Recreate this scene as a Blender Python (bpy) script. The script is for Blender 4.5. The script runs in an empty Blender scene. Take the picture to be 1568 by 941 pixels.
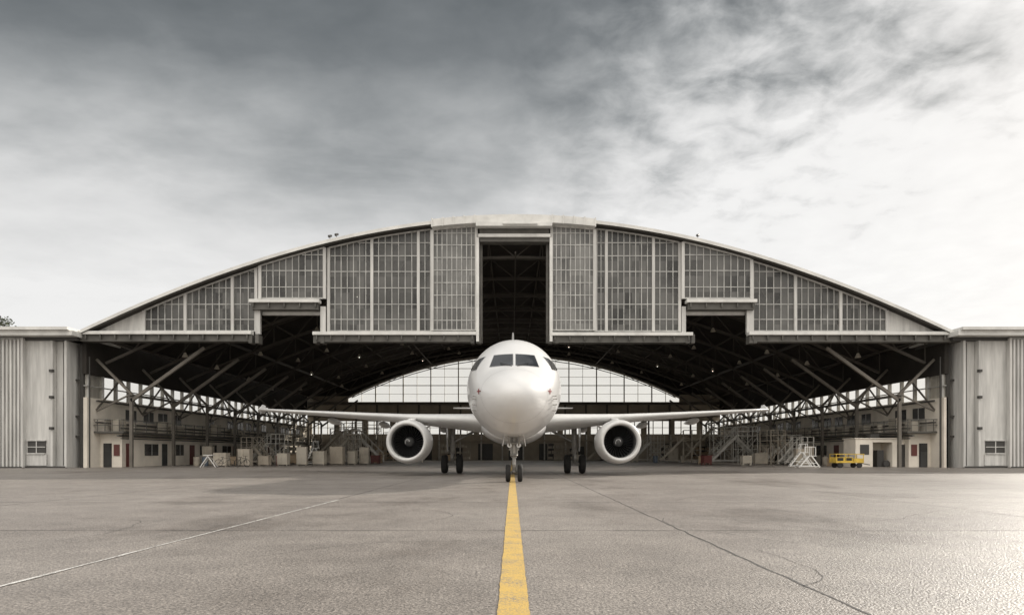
import bpy, math, random
import numpy as np
from mathutils import Vector, Matrix
from mathutils.bvhtree import BVHTree
random.seed(7)
scene = bpy.context.scene
COL = scene.collection

# ------------------------------------------------------------------ materials
def mat(name, col, rough=0.6, metal=0.0, var=0.12, nscale=1.5, bump=0.0, bscale=20, coat=0.0, spec=0.5, stretch=(1,1,1)):
    m = bpy.data.materials.new(name); m.use_nodes = True
    nt = m.node_tree; N = nt.nodes; L = nt.links
    b = N['Principled BSDF']
    b.inputs['Roughness'].default_value = rough
    b.inputs['Metallic'].default_value = metal
    b.inputs['Specular IOR Level'].default_value = spec
    b.inputs['Coat Weight'].default_value = coat
    b.inputs['Coat Roughness'].default_value = 0.08
    tc = N.new('ShaderNodeTexCoord'); mp = N.new('ShaderNodeMapping')
    mp.inputs['Scale'].default_value = stretch
    L.new(tc.outputs['Object'], mp.inputs['Vector'])
    n = N.new('ShaderNodeTexNoise'); n.inputs['Scale'].default_value = nscale
    n.inputs['Detail'].default_value = 6; n.inputs['Roughness'].default_value = 0.6
    L.new(mp.outputs[0], n.inputs['Vector'])
    r = N.new('ShaderNodeValToRGB')
    r.color_ramp.elements[0].position = 0.3; r.color_ramp.elements[1].position = 0.7
    r.color_ramp.elements[0].color = tuple(c*(1-var) for c in col)+(1,)
    r.color_ramp.elements[1].color = tuple(min(1, c*(1+var)) for c in col)+(1,)
    L.new(n.outputs['Fac'], r.inputs[0]); L.new(r.outputs[0], b.inputs['Base Color'])
    if bump > 0:
        n2 = N.new('ShaderNodeTexNoise'); n2.inputs['Scale'].default_value = bscale
        n2.inputs['Detail'].default_value = 4
        L.new(tc.outputs['Object'], n2.inputs['Vector'])
        bp = N.new('ShaderNodeBump'); bp.inputs['Strength'].default_value = bump
        bp.inputs['Distance'].default_value = 0.02
        L.new(n2.outputs['Fac'], bp.inputs['Height']); L.new(bp.outputs[0], b.inputs['Normal'])
    return m

def glass_mat(name, col, trans=0.3, rough=0.15, tint=(0.8,0.8,0.78), cell=(0.6,50,1.35), var=0.5):
    m = bpy.data.materials.new(name); m.use_nodes = True
    nt = m.node_tree; N = nt.nodes; L = nt.links
    b = N['Principled BSDF']; out = N['Material Output']
    b.inputs['Roughness'].default_value = rough
    tc = N.new('ShaderNodeTexCoord')
    sn = N.new('ShaderNodeVectorMath'); sn.operation = 'SNAP'
    sn.inputs[1].default_value = cell
    L.new(tc.outputs['Object'], sn.inputs[0])
    wn = N.new('ShaderNodeTexWhiteNoise'); wn.noise_dimensions = '3D'
    L.new(sn.outputs[0], wn.inputs['Vector'])
    n = N.new('ShaderNodeTexNoise'); n.inputs['Scale'].default_value = 0.35; n.inputs['Detail'].default_value = 5
    L.new(tc.outputs['Object'], n.inputs['Vector'])
    ad = N.new('ShaderNodeMath'); ad.operation = 'MULTIPLY_ADD'; ad.inputs[1].default_value = 0.4
    L.new(wn.outputs['Value'], ad.inputs[0]); L.new(n.outputs['Fac'], ad.inputs[2])
    r = N.new('ShaderNodeValToRGB')
    r.color_ramp.elements[0].position = 0.4; r.color_ramp.elements[1].position = 0.95
    r.color_ramp.elements[0].color = tuple(c*(1-var) for c in col)+(1,)
    r.color_ramp.elements[1].color = tuple(min(1,c*(1+var)) for c in col)+(1,)
    L.new(ad.outputs[0], r.inputs[0]); L.new(r.outputs[0], b.inputs['Base Color'])
    t = N.new('ShaderNodeBsdfTransparent'); t.inputs[0].default_value = tint+(1,)
    mx = N.new('ShaderNodeMixShader'); mx.inputs[0].default_value = trans
    L.new(b.outputs[0], mx.inputs[1]); L.new(t.outputs[0], mx.inputs[2])
    L.new(mx.outputs[0], out.inputs['Surface'])
    return m

M_white   = mat('white_aircraft_paint', (0.70,0.695,0.685), rough=0.32, var=0.03, nscale=0.8, coat=0.4)
M_wing    = mat('grey_wing_paint', (0.62,0.615,0.60), rough=0.38, var=0.08, nscale=1.2)
M_metal   = mat('bare_metal', (0.55,0.54,0.52), rough=0.3, metal=0.9, var=0.1, nscale=3)
M_gear    = mat('gear_steel', (0.34,0.33,0.31), rough=0.45, metal=0.3, var=0.25, nscale=5)
M_tyre    = mat('tyre_rubber', (0.022,0.021,0.02), rough=0.8, var=0.3, nscale=9)
M_black   = mat('dark_interior_paint', (0.012,0.012,0.012), rough=0.6, var=0.2)
M_blade   = mat('fan_blade_titanium', (0.13,0.13,0.135), rough=0.4, metal=0.5, var=0.15)
M_liner   = mat('inlet_liner',(0.14,0.14,0.14),rough=.5)
M_cockpit = mat('cockpit_glass', (0.018,0.02,0.023), rough=0.12, var=0.3, nscale=2, coat=0.1)
M_seam    = mat('panel_seam', (0.34,0.34,0.34), rough=0.5, var=0.1)
M_red     = mat('red_marking', (0.22,0.03,0.03), rough=0.5)
M_clad    = mat('pale_cladding', (0.54,0.53,0.505), rough=0.55, var=0.24, nscale=0.9, stretch=(3,3,0.3))
M_corr    = mat('corrugated_cladding', (0.40,0.395,0.38), rough=0.55, var=0.24, nscale=0.9, stretch=(3,3,0.3))
M_frame   = mat('window_frame_paint', (0.42,0.415,0.395), rough=0.55, var=0.3, nscale=1.2)
M_track   = mat('door_track_paint', (0.66,0.65,0.62), rough=0.5, var=0.16, nscale=0.8)
M_beamdk  = mat('dark_beam', (0.09,0.085,0.075), rough=0.6, var=0.3, nscale=1)
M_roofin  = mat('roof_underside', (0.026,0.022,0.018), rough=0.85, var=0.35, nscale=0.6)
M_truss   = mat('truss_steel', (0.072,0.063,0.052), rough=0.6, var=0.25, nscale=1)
M_column  = mat('column_steel', (0.14,0.125,0.105), rough=0.6, var=0.25, nscale=1)
M_roof    = mat('roof_sheet', (0.45,0.44,0.42), rough=0.5, var=0.15, nscale=0.4)
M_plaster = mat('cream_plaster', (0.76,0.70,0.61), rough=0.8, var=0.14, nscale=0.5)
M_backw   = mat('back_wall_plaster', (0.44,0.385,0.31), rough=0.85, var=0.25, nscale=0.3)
M_maroon  = mat('maroon_door_paint', (0.12,0.035,0.03), rough=0.5)
M_dkdoor  = mat('dark_door_paint', (0.05,0.047,0.043), rough=0.5)
M_yellow  = mat('yellow_machine_paint', (0.60,0.41,0.06), rough=0.5, var=0.2, nscale=3)
M_ladder  = mat('white_ladder_paint', (0.70,0.69,0.66), rough=0.45)
M_dock    = mat('dock_steel_paint', (0.40,0.355,0.29), rough=0.55, var=0.25)
M_dockL   = mat('pale_dock_paint',(0.62,0.60,0.55),rough=.5,var=.2)
M_cabinet = mat('cabinet_paint', (0.50,0.455,0.38), rough=0.6, var=0.2, nscale=0.7)
M_wood    = mat('crate_wood', (0.36,0.27,0.18), rough=0.8, var=0.3, nscale=2, stretch=(1,1,6))
M_blue    = mat('drum_paint', (0.12,0.15,0.19), rough=0.45, var=0.2)
M_glassF  = glass_mat('facade_glass', (0.107,0.105,0.099), trans=0.22, rough=0.25, var=.6)
M_glassC  = glass_mat('facade_glass_pale', (0.17,0.167,0.158), trans=0.15, rough=0.3)
M_glassB  = glass_mat('clerestory_glass_mat', (0.75,0.72,0.66), trans=0.85, rough=0.3, tint=(0.98,0.96,0.92), var=0.15)
M_glassBk = glass_mat('back_glass_mat', (0.7,0.67,0.6), trans=0.85, rough=0.3, tint=(0.98,0.96,0.91), var=0.2, cell=(2.45,50,2.8))
M_glassD  = glass_mat('dark_window_glass', (0.05,0.05,0.05), trans=0.0, rough=0.12)
M_bark    = mat('bark', (0.10,0.075,0.055), rough=0.9, bump=0.6)
M_leaf    = mat('leaves', (0.055,0.065,0.035), rough=0.7, var=0.5, nscale=1.5)
M_bulb = bpy.data.materials.new('lit_bulb'); M_bulb.use_nodes=True
M_bulb.node_tree.nodes['Principled BSDF'].inputs['Emission Color'].default_value=(1,.93,.8,1)
M_bulb.node_tree.nodes['Principled BSDF'].inputs['Emission Strength'].default_value=4

# ------------------------------------------------------------------ mesh builder
class MB:
    def __init__(s): s.v=[]; s.f=[]
    def quad(s,a,b,c,d):
        i=len(s.v); s.v+= [tuple(a),tuple(b),tuple(c),tuple(d)]; s.f.append((i,i+1,i+2,i+3))
    def box(s,x0,x1,y0,y1,z0,z1):
        if x0>x1:x0,x1=x1,x0
        if y0>y1:y0,y1=y1,y0
        if z0>z1:z0,z1=z1,z0
        i=len(s.v)
        s.v+=[(x0,y0,z0),(x1,y0,z0),(x1,y1,z0),(x0,y1,z0),(x0,y0,z1),(x1,y0,z1),(x1,y1,z1),(x0,y1,z1)]
        s.f+=[(i,i+3,i+2,i+1),(i+4,i+5,i+6,i+7),(i,i+1,i+5,i+4),(i+1,i+2,i+6,i+5),(i+2,i+3,i+7,i+6),(i+3,i,i+4,i+7)]
    def beam(s,p,q,w,h=None):
        h=h or w
        p=Vector(p);q=Vector(q);d=(q-p)
        if d.length<1e-6:return
        d.normalize()
        up=Vector((0,0,1)) if abs(d.z)<0.95 else Vector((0,1,0))
        a=d.cross(up).normalized()*w/2; b=a.cross(d).normalized()*h/2
        i=len(s.v)
        for c in (p,q):
            for (u,v) in ((-1,-1),(1,-1),(1,1),(-1,1)):
                s.v.append(tuple(c+a*u+b*v))
        s.f+=[(i,i+1,i+2,i+3),(i+7,i+6,i+5,i+4)]
        for k in range(4):
            k2=(k+1)%4; s.f.append((i+k,i+4+k,i+4+k2,i+k2))
    def cyl(s,p,q,r0,r1=None,n=14):
        r1=r0 if r1 is None else r1
        p=Vector(p);q=Vector(q);d=(q-p).normalized()
        up=Vector((0,0,1)) if abs(d.z)<0.9 else Vector((0,1,0))
        a=d.cross(up).normalized(); b=a.cross(d).normalized()
        i=len(s.v)
        for c,r in ((p,r0),(q,r1)):
            for k in range(n):
                t=2*math.pi*k/n; s.v.append(tuple(c+a*math.cos(t)*r+b*math.sin(t)*r))
        for k in range(n):
            k2=(k+1)%n; s.f.append((i+k,i+n+k,i+n+k2,i+k2))
        s.f.append(tuple(i+k for k in range(n))); s.f.append(tuple(i+n+k for k in reversed(range(n))))
    def rev(s,c,axis,prof,n=48):
        c=Vector(c);d=Vector(axis).normalized()
        up=Vector((0,0,1)) if abs(d.z)<0.9 else Vector((0,1,0))
        a=d.cross(up).normalized(); b=a.cross(d).normalized()
        i=len(s.v)
        for (t,r) in prof:
            for k in range(n):
                th=2*math.pi*k/n
                s.v.append(tuple(c+d*t+a*math.cos(th)*r+b*math.sin(th)*r))
        for j in range(len(prof)-1):
            for k in range(n):
                k2=(k+1)%n
                s.f.append((i+j*n+k,i+j*n+k2,i+(j+1)*n+k2,i+(j+1)*n+k))
    def rings(s,R,cap0=True,cap1=True):
        n=len(R[0]); i=len(s.v)
        for r in R: s.v+=[tuple(p) for p in r]
        for j in range(len(R)-1):
            for k in range(n):
                k2=(k+1)%n
                s.f.append((i+j*n+k,i+j*n+k2,i+(j+1)*n+k2,i+(j+1)*n+k))
        if cap0: s.f.append(tuple(i+k for k in reversed(range(n))))
        if cap1: s.f.append(tuple(i+(len(R)-1)*n+k for k in range(n)))
    def obj(s,name,m,parent=None,smooth=False,bevel=0):
        me=bpy.data.meshes.new(name); me.from_pydata(s.v,[],s.f); me.update()
        import bmesh
        bm=bmesh.new(); bm.from_mesh(me); bmesh.ops.recalc_face_normals(bm,faces=bm.faces); bm.to_mesh(me); bm.free()
        o=bpy.data.objects.new(name,me); COL.objects.link(o)
        me.materials.append(m)
        if smooth:
            for p in me.polygons: p.use_smooth=True
            try:
                md=o.modifiers.new('ws','WEIGHTED_NORMAL')
                me.set_sharp_from_angle(angle=math.radians(40))
            except Exception: pass
        if bevel:
            b=o.modifiers.new('bev','BEVEL'); b.width=bevel; b.segments=2
        if parent: o.parent=parent
        return o
def empty(name,loc=(0,0,0)):
    e=bpy.data.objects.new(name,None); COL.objects.link(e); e.location=loc; return e

# ------------------------------------------------------------------ ground
def ground_material():
    m=bpy.data.materials.new('worn_apron'); m.use_nodes=True
    nt=m.node_tree;N=nt.nodes;L=nt.links;b=N['Principled BSDF']
    tc=N.new('ShaderNodeTexCoord')
    def noise(sc,det=5,ro=0.6,st=(1,1,1)):
        mp=N.new('ShaderNodeMapping'); mp.inputs['Scale'].default_value=st; L.new(tc.outputs['Object'],mp.inputs[0])
        n=N.new('ShaderNodeTexNoise'); n.inputs['Scale'].default_value=sc
        n.inputs['Detail'].default_value=det; n.inputs['Roughness'].default_value=ro
        L.new(mp.outputs[0],n.inputs['Vector']); return n
    big=noise(0.13,4); mid=noise(0.9,8,0.72); fine=noise(36,5,0.80); stain=noise(0.22,7,0.68,(1,.55,1))
    vo=N.new('ShaderNodeTexVoronoi'); vo.inputs['Scale'].default_value=46
    L.new(tc.outputs['Object'],vo.inputs['Vector'])
    def ramp(src,p0,c0,p1,c1):
        r=N.new('ShaderNodeValToRGB'); e=r.color_ramp.elements
        e[0].position=p0;e[0].color=c0+(1,);e[1].position=p1;e[1].color=c1+(1,)
        L.new(src,r.inputs[0]);return r
    base=ramp(big.outputs['Fac'],0.32,(0.195,0.174,0.157),0.68,(0.285,0.260,0.238))
    r2=ramp(mid.outputs['Fac'],0.3,(0.76,0.76,0.76),0.7,(1.16,1.16,1.16))
    r3=ramp(fine.outputs['Fac'],0.38,(0.36,0.355,0.35),0.64,(1.75,1.73,1.70))
    r4=ramp(vo.outputs['Color'],0.1,(0.72,0.72,0.72),0.9,(1.28,1.28,1.28))
    r5=ramp(stain.outputs['Fac'],0.36,(0.66,0.64,0.62),0.47,(1.0,1.0,1.0))
    def mul(a,b_):
        x=N.new('ShaderNodeMix');x.data_type='RGBA';x.blend_type='MULTIPLY';x.inputs[0].default_value=1
        L.new(a,x.inputs[6]);L.new(b_,x.inputs[7]);return x.outputs[2]
    c=mul(mul(mul(mul(base.outputs[0],r2.outputs[0]),r3.outputs[0]),r4.outputs[0]),r5.outputs[0])
    L.new(c,b.inputs['Base Color'])
    b.inputs['Roughness'].default_value=0.42
    b.inputs['Specular IOR Level'].default_value=0.6
    ad=N.new('ShaderNodeMath');ad.operation='ADD'
    L.new(fine.outputs['Fac'],ad.inputs[0]);L.new(vo.outputs['Distance'],ad.inputs[1])
    bp=N.new('ShaderNodeBump');bp.inputs['Strength'].default_value=0.7;bp.inputs['Distance'].default_value=0.011
    L.new(ad.outputs[0],bp.inputs['Height']);L.new(bp.outputs[0],b.inputs['Normal'])
    return m
g=MB(); g.quad((-2500,-600,0),(2500,-600,0),(2500,4000,0),(-2500,4000,0))
g.obj('ground',ground_material())

def paint_mat(name,col,wear):
    m=bpy.data.materials.new(name); m.use_nodes=True
    nt=m.node_tree;N=nt.nodes;L=nt.links;b=N['Principled BSDF']
    tc=N.new('ShaderNodeTexCoord')
    n=N.new('ShaderNodeTexNoise');n.inputs['Scale'].default_value=38;n.inputs['Detail'].default_value=8;n.inputs['Roughness'].default_value=0.8
    L.new(tc.outputs['Object'],n.inputs['Vector'])
    n2=N.new('ShaderNodeTexNoise');n2.inputs['Scale'].default_value=2.5;n2.inputs['Detail'].default_value=6
    L.new(tc.outputs['Object'],n2.inputs['Vector'])
    ad=N.new('ShaderNodeMath');ad.operation='MULTIPLY_ADD';ad.inputs[1].default_value=.35
    L.new(n2.outputs['Fac'],ad.inputs[0]);L.new(n.outputs['Fac'],ad.inputs[2])
    r=N.new('ShaderNodeValToRGB');e=r.color_ramp.elements
    wear+=.175
    e[0].position=wear-0.08;e[0].color=(0.2,0.185,0.17,1);e[1].position=wear+0.08;e[1].color=col+(1,)
    L.new(ad.outputs[0],r.inputs[0]);L.new(r.outputs[0],b.inputs['Base Color'])
    b.inputs['Roughness'].default_value=0.6
    bp=N.new('ShaderNodeBump');bp.inputs['Strength'].default_value=0.7;bp.inputs['Distance'].default_value=0.010
    L.new(n.outputs['Fac'],bp.inputs['Height']);L.new(bp.outputs[0],b.inputs['Normal'])
    return m
g=MB()
def wobble_strip(mb,p,q,w,z,n=60,amp=0.02,wj=(0.6,1.3)):
    p=Vector(p);q=Vector(q);d=(q-p);nn=Vector((-d.y,d.x,0)).normalized()
    prev=None
    for i in range(n+1):
        c=p+d*(i/n)+nn*random.uniform(-amp,amp)
        ww=w*random.uniform(*wj)
        a=c+nn*ww/2;b=c-nn*ww/2
        a=(a.x,a.y,z);b=(b.x,b.y,z)
        if prev: mb.quad(prev[0],prev[1],b,a)
        prev=(a,b)
wobble_strip(g,(0.01,1,0),(0.05,110,0),0.25,0.008,n=900,amp=.0025,wj=(.96,1.04))
g.obj('yellow_guide_line',paint_mat('yellow_line_paint',(0.56,0.375,0.10),0.44))
g=MB(); wobble_strip(g,(-4.85,2,0),(-4.62,18.2,0),0.045,0.008,amp=0.006)
g.obj('white_edge_line',paint_mat('white_line_paint',(0.70,0.69,0.66),0.47))
g=MB()
wobble_strip(g,(2.78,1,0),(2.55,56,0),0.028,0.004,n=150)
wobble_strip(g,(-4.70,18.5,0),(-4.5,56,0),0.03,0.004,n=80)
for yy,w in ((11.0,0.034),(17.2,0.04),(24,0.03)):
    wobble_strip(g,(-60,yy+0.15,0),(60,yy-0.15,0),w,0.0052,n=200,wj=(.35,1.3))
for xx in (-12.1,10,17.4,-19.5):
    wobble_strip(g,(xx,8,0),(xx,56,0),0.022,0.0064,n=100)
def crack(x,y,ang,n,st,z):
    for i in range(n):
        ang+=random.uniform(-.55,.55)*.6
        x2,y2=x+math.cos(ang)*st,y+math.sin(ang)*st
        nx,ny=-math.sin(ang)*.005,math.cos(ang)*.005
        g.quad((x+nx,y+ny,z),(x-nx,y-ny,z),(x2-nx,y2-ny,z),(x2+nx,y2+ny,z)); x,y=x2,y2
for i,(x,y,a,n) in enumerate(((-3.2,8.2,.4,14),(4.0,9.5,2.5,18),(6.5,12.5,.2,20),(-9,13,.1,24),(2.7,6.4,.8,12),(-6,20,.3,26),(9,19,2.9,26),(-1.5,12.5,1.2,12))):
    crack(x,y,a,n,.22,.0072+i*.0001)
g.obj('pavement_joints',mat('joint_tar',(0.075,0.07,0.066),rough=0.7,var=0.4,nscale=6))

# ------------------------------------------------------------------ hangar
D=58.0; K=18.0; HZ=1.25
X=lambda px:(px-784)/K
Z=lambda py:HZ+(693-py)/K
XC=X(790); ZA=Z(337)
def ztop(x):
    dx=abs(x-XC)*K
    return ZA-(dx*dx*(4.7e-4-1.1e-7*dx))/K
XL=X(135); XR=X(1450)
YB=121.0
hangar=empty('aircraft_hangar',(0,D,0))
def hob(mb,name,m,**k):
    o=mb.obj(name,m,**k); o.parent=hangar; o.matrix_parent_inverse=Matrix.Translation((0,-D,0)); return o

NX=64
xs=[XL+(XR-XL)*i/NX for i in range(NX+1)]
ro=MB();ri=MB();edge=MB();drip=MB()
for i in range(NX):
    a,b=xs[i],xs[i+1]
    ro.quad((a,57.0,ztop(a)),(b,57.0,ztop(b)),(b,YB+.6,ztop(b)),(a,YB+.6,ztop(a)))
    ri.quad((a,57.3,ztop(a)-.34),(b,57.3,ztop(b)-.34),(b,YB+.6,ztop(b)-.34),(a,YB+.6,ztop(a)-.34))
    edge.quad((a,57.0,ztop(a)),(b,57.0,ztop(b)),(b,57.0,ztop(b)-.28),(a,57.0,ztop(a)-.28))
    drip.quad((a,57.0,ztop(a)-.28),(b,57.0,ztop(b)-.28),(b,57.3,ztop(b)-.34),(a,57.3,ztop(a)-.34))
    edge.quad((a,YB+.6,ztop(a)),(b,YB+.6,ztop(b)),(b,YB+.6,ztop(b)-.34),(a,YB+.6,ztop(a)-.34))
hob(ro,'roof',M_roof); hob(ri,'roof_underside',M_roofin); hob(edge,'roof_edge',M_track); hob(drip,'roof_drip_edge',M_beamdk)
cap=MB()
for i in range(24):
    a=X(664)+(X(909)-X(664))*i/24; b=X(664)+(X(909)-X(664))*(i+1)/24
    cap.quad((a,56.8,ztop(a)+.07),(b,56.8,ztop(b)+.07),(b,56.8,ztop(b)-.55),(a,56.8,ztop(a)-.55))
    cap.quad((a,56.8,ztop(a)+.07),(b,56.8,ztop(b)+.07),(b,58.3,ztop(b)+.07),(a,58.3,ztop(a)+.07))
    cap.quad((a,56.8,ztop(a)-.55),(b,56.8,ztop(b)-.55),(b,58.3,ztop(b)-.55),(a,58.3,ztop(a)-.55))
for px in (664,680,696,712,728,845,861,877,893,909):
    cap.box(X(px)-.05,X(px)+.05,56.7,57.1,ztop(X(px))-.6,ztop(X(px))+.12)
hob(cap,'centre_roof_cladding',M_track)

glF=MB();glC=MB();fr=MB();post=MB()
done=set()
def panel(p0,p1,pyb,y,step,pale=False,topoff=.40,rails=(372,392,416,441,466,489),fw=.065):
    gl=glC if pale else glF
    n=max(1,round((p1-p0)/step))
    zb=Z(pyb)
    px=[p0+(p1-p0)*i/n for i in range(n+1)]
    for i in range(n):
        a,b=X(px[i]),X(px[i+1])
        gl.quad((a,y,zb),(b,y,zb),(b,y,max(zb,ztop(b)-topoff)),(a,y,max(zb,ztop(a)-topoff)))
    for i,p in enumerate(px):
        x=X(p); zt=ztop(x)-topoff
        if zt<=zb: continue
        if i in (0,n):
            if round(p) in done: continue
            done.add(round(p))
            post.box(x-.12,x+.12,y-.16,y+.06,zb,zt)
        else: fr.box(x-fw/2,x+fw/2,y-.07,y+.05,zb,zt)
    for r in rails:
        z=Z(r)
        xx=[X(p0)+(X(p1)-X(p0))*k/60 for k in range(61)]
        ok=[q for q in xx if ztop(q)-topoff>z+.1]
        if len(ok)>2 and z>zb+.2:
            fr.box(min(ok),max(ok),y-.05,y+.04,z-.035,z+.035)
    for i in range(n):
        a,b=X(px[i]),X(px[i+1])
        za,zb2=ztop(a)-topoff,ztop(b)-topoff
        if za>zb and zb2>zb: post.beam((a,y-.05,za+.05),(b,y-.05,zb2+.05),.14,.2)
    fr.box(X(p0),X(p1),y-.08,y+.04,zb,zb+.12)
for (a,b) in ((222,285),(285,357),(357,393)): panel(a,b,508,58.0,10.4)
panel(394,400,459,57.9,6)
panel(401,499,459,57.7,10)
for (a,b) in ((504,570),(570,641),(641,661)): panel(a,b,508,58.0,9.6)
panel(663,730,508,57.55,7.2,pale=True,topoff=.62,rails=(360,378,397,416,435,454,473,492),fw=.075)
panel(844,909,508,57.55,7.2,pale=True,topoff=.62,rails=(360,378,397,416,435,454,473,492),fw=.075)
for (a,b) in ((912,928),(928,1000),(1000,1040)): panel(a,b,508,58.0,9.6)
panel(1044,1148,459,57.7,10)
for (a,b) in ((1151,1217),(1217,1286),(1286,1357)): panel(a,b,508,58.0,10.4)
gb=MB()
for p0,p1 in ((504,570),(570,641),(928,1000),(1000,1040),(285,357),(1151,1217)):
    xa,xb=X(p0),X(p1); zm=Z(420) if p0 not in (285,1151) else Z(470)
    gb.beam((xa,58.35,ztop(xa)-1.0),((xa+xb)/2,58.35,zm),.1); gb.beam((xb,58.35,ztop(xb)-1.0),((xa+xb)/2,58.35,zm),.1)
hob(gb,'gable_bracing',M_clad)
hob(glF,'gable_glazing',M_glassF); hob(glC,'centre_gable_glazing',M_glassC)
hob(fr,'window_frames',M_frame); hob(post,'gable_posts',M_clad)
sp=MB()
for p0,p1 in ((393,400),(492,500),(1043,1049),(1142,1149)):
    sp.box(X(p0),X(p1),57.75,58.1,Z(512),Z(470)) 
hob(sp,'slot_posts',M_clad)
ge=MB()
for p0,p1 in ((135,222),(1357,1450)):
    for i in range(10):
        a=X(p0+(p1-p0)*i/10);b=X(p0+(p1-p0)*(i+1)/10)
        ge.quad((a,58,Z(509)),(b,58,Z(509)),(b,58,ztop(b)-.2),(a,58,ztop(a)-.2))
hob(ge,'gable_end_panels',M_clad)
tr=MB();td=MB()
for p0,p1,pt in ((112,390,509),(387,493,461),(483,730,510),(843,1057,511),(1048,1154,461),(1142,1466,510)):
    tr.box(X(p0),X(p1),57.15,57.93,Z(pt+5),Z(pt))
    td.box(X(p0)+.15,X(p1)-.15,57.4,58.3,Z(pt+15),Z(pt+5)-.003)
    n=int((p1-p0)/22)
    for i in range(n+1):
        x=X(p0+6+(p1-p0-12)*i/max(1,n))
        td.box(x-.05,x+.05,57.2,57.45,Z(pt+12),Z(pt+5)-.01)
for p in (388,398,486,497,724,734,842,852,1050,1058,1146,1152):
    td.box(X(p)-.15,X(p)+.15,57.35,58.25,Z(527),Z(514))
tr.box(X(730),X(844),56.5,57.2,Z(355),Z(348.5)); tr.box(X(733),X(842),57.1,57.9,Z(368),Z(363))
tr.box(X(770),X(822),56.35,56.6,Z(353),Z(350))
td.box(X(735),X(840),57.2,58.0,Z(362.9),Z(355.1)); td.box(X(735),X(840),57.3,58.2,Z(374),Z(368.1))
for s_,p in ((1,732),(-1,843)):
    tr.box(X(p)-.12,X(p)+.12,57.2,58.3,Z(525),Z(368))
    td.box(X(p+s_*5)-.1,X(p+s_*5)+.1,57.9,58.5,Z(525),Z(374))
hob(tr,'door_tracks',M_track,bevel=.02); hob(td,'door_track_beams',M_beamdk)
lv=MB()
for p0,p1 in ((400,492),(1050,1142)):
    lv.box(X(p0),X(p1),58.32,58.6,Z(481),Z(476))
hob(lv,'slot_headers',M_track)

for s in (-1,1):
    an=MB();ac=MB();rb=MB();dk=MB();rf=MB()
    if s<0: e=[112,91,50,-30,-330]
    else: e=[1465,1488,1531,1598,1898]
    x0,x1,x2,x3,x4=[X(q) for q in e]
    zt=Z(520)
    an.box(x0,x1,57.6,62.5,0,zt)
    an.box(x1,x2,57.2,62.5,0,zt-.003)
    ac.box(x2,x4,56.9,62.5,0,zt-.006)
    for xx in (x0,x1,x2):
        an.box(xx-.09,xx+.09,56.75 if xx==x2 else 57.05,57.55,0.05,zt-.05)
    n=int(abs(x4-x2)/.32)
    for i in range(n):
        x=x2+s*(.28+i*.32)
        rb.box(x-.07,x+.07,56.74,56.92,.12,zt-.2)
    for i in range(1,7):
        x=x2+s*(i*3.1); rb.box(x-.12,x+.12,56.7,56.9,0,zt-.1)
    xa,xb=x1+s*.55,x2-s*.25
    dk.box(xa,xb,57.12,57.26,1.25,2.25)
    an.box(xa,xb,57.06,57.19,1.72,1.78); an.box((xa+xb)/2-.03,(xa+xb)/2+.03,57.07,57.18,1.25,2.25)
    an.box(xa-s*.05,xb+s*.05,57.02,57.2,2.25,2.33); an.box(xa,xb,56.98,57.2,1.15,1.25)
    an.box(xa-s*.1,xb+s*.1,57.08,57.19,.2,1.12)
    dk.box(x2,x4,56.70,56.95,0.0,.12); dk.box(x0,x2-s*.1,57.0,57.3,0.0,.14)
    dk.box(x1+s*.08,x1+s*.11,57.16,57.22,.2,zt-.3)
    dk.box(x0+s*.5,x0+s*.53,57.56,57.62,.2,zt-.3)
    for zz in (3.2,5.8,8.0): dk.box(x1-.14,x1+.14,56.92,57.2,zz,zz+.22)
    dk.box(x0-s*1.0,x4,57.0,62.4,Z(524),Z(519.1))
    rf.box(x0-s*1.2,x4,56.0,63,Z(519),Z(512))
    rf.box(x0-s*1.0,x4,55.7,63.2,Z(511.8),Z(507.5))
    xm=x0-s*.55
    dk.box(xm-.16,xm+.16,58.3,58.7,0,10.5)
    dk.cyl((xm-s*.5,58.6,0),(xm-s*.5,58.6,9.5),.07,n=8)
    for zz in (2.6,4.3,7.4): dk.box(x0,xm,58.35,58.6,zz,zz+.15)
    hob(an,'door_pocket',M_clad); hob(ac,'corrugated_wall',M_corr); hob(rb,'corrugated_ribs',M_clad); hob(dk,'dark_vents',M_dkdoor); hob(rf,'annex_roof',M_track)

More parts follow.
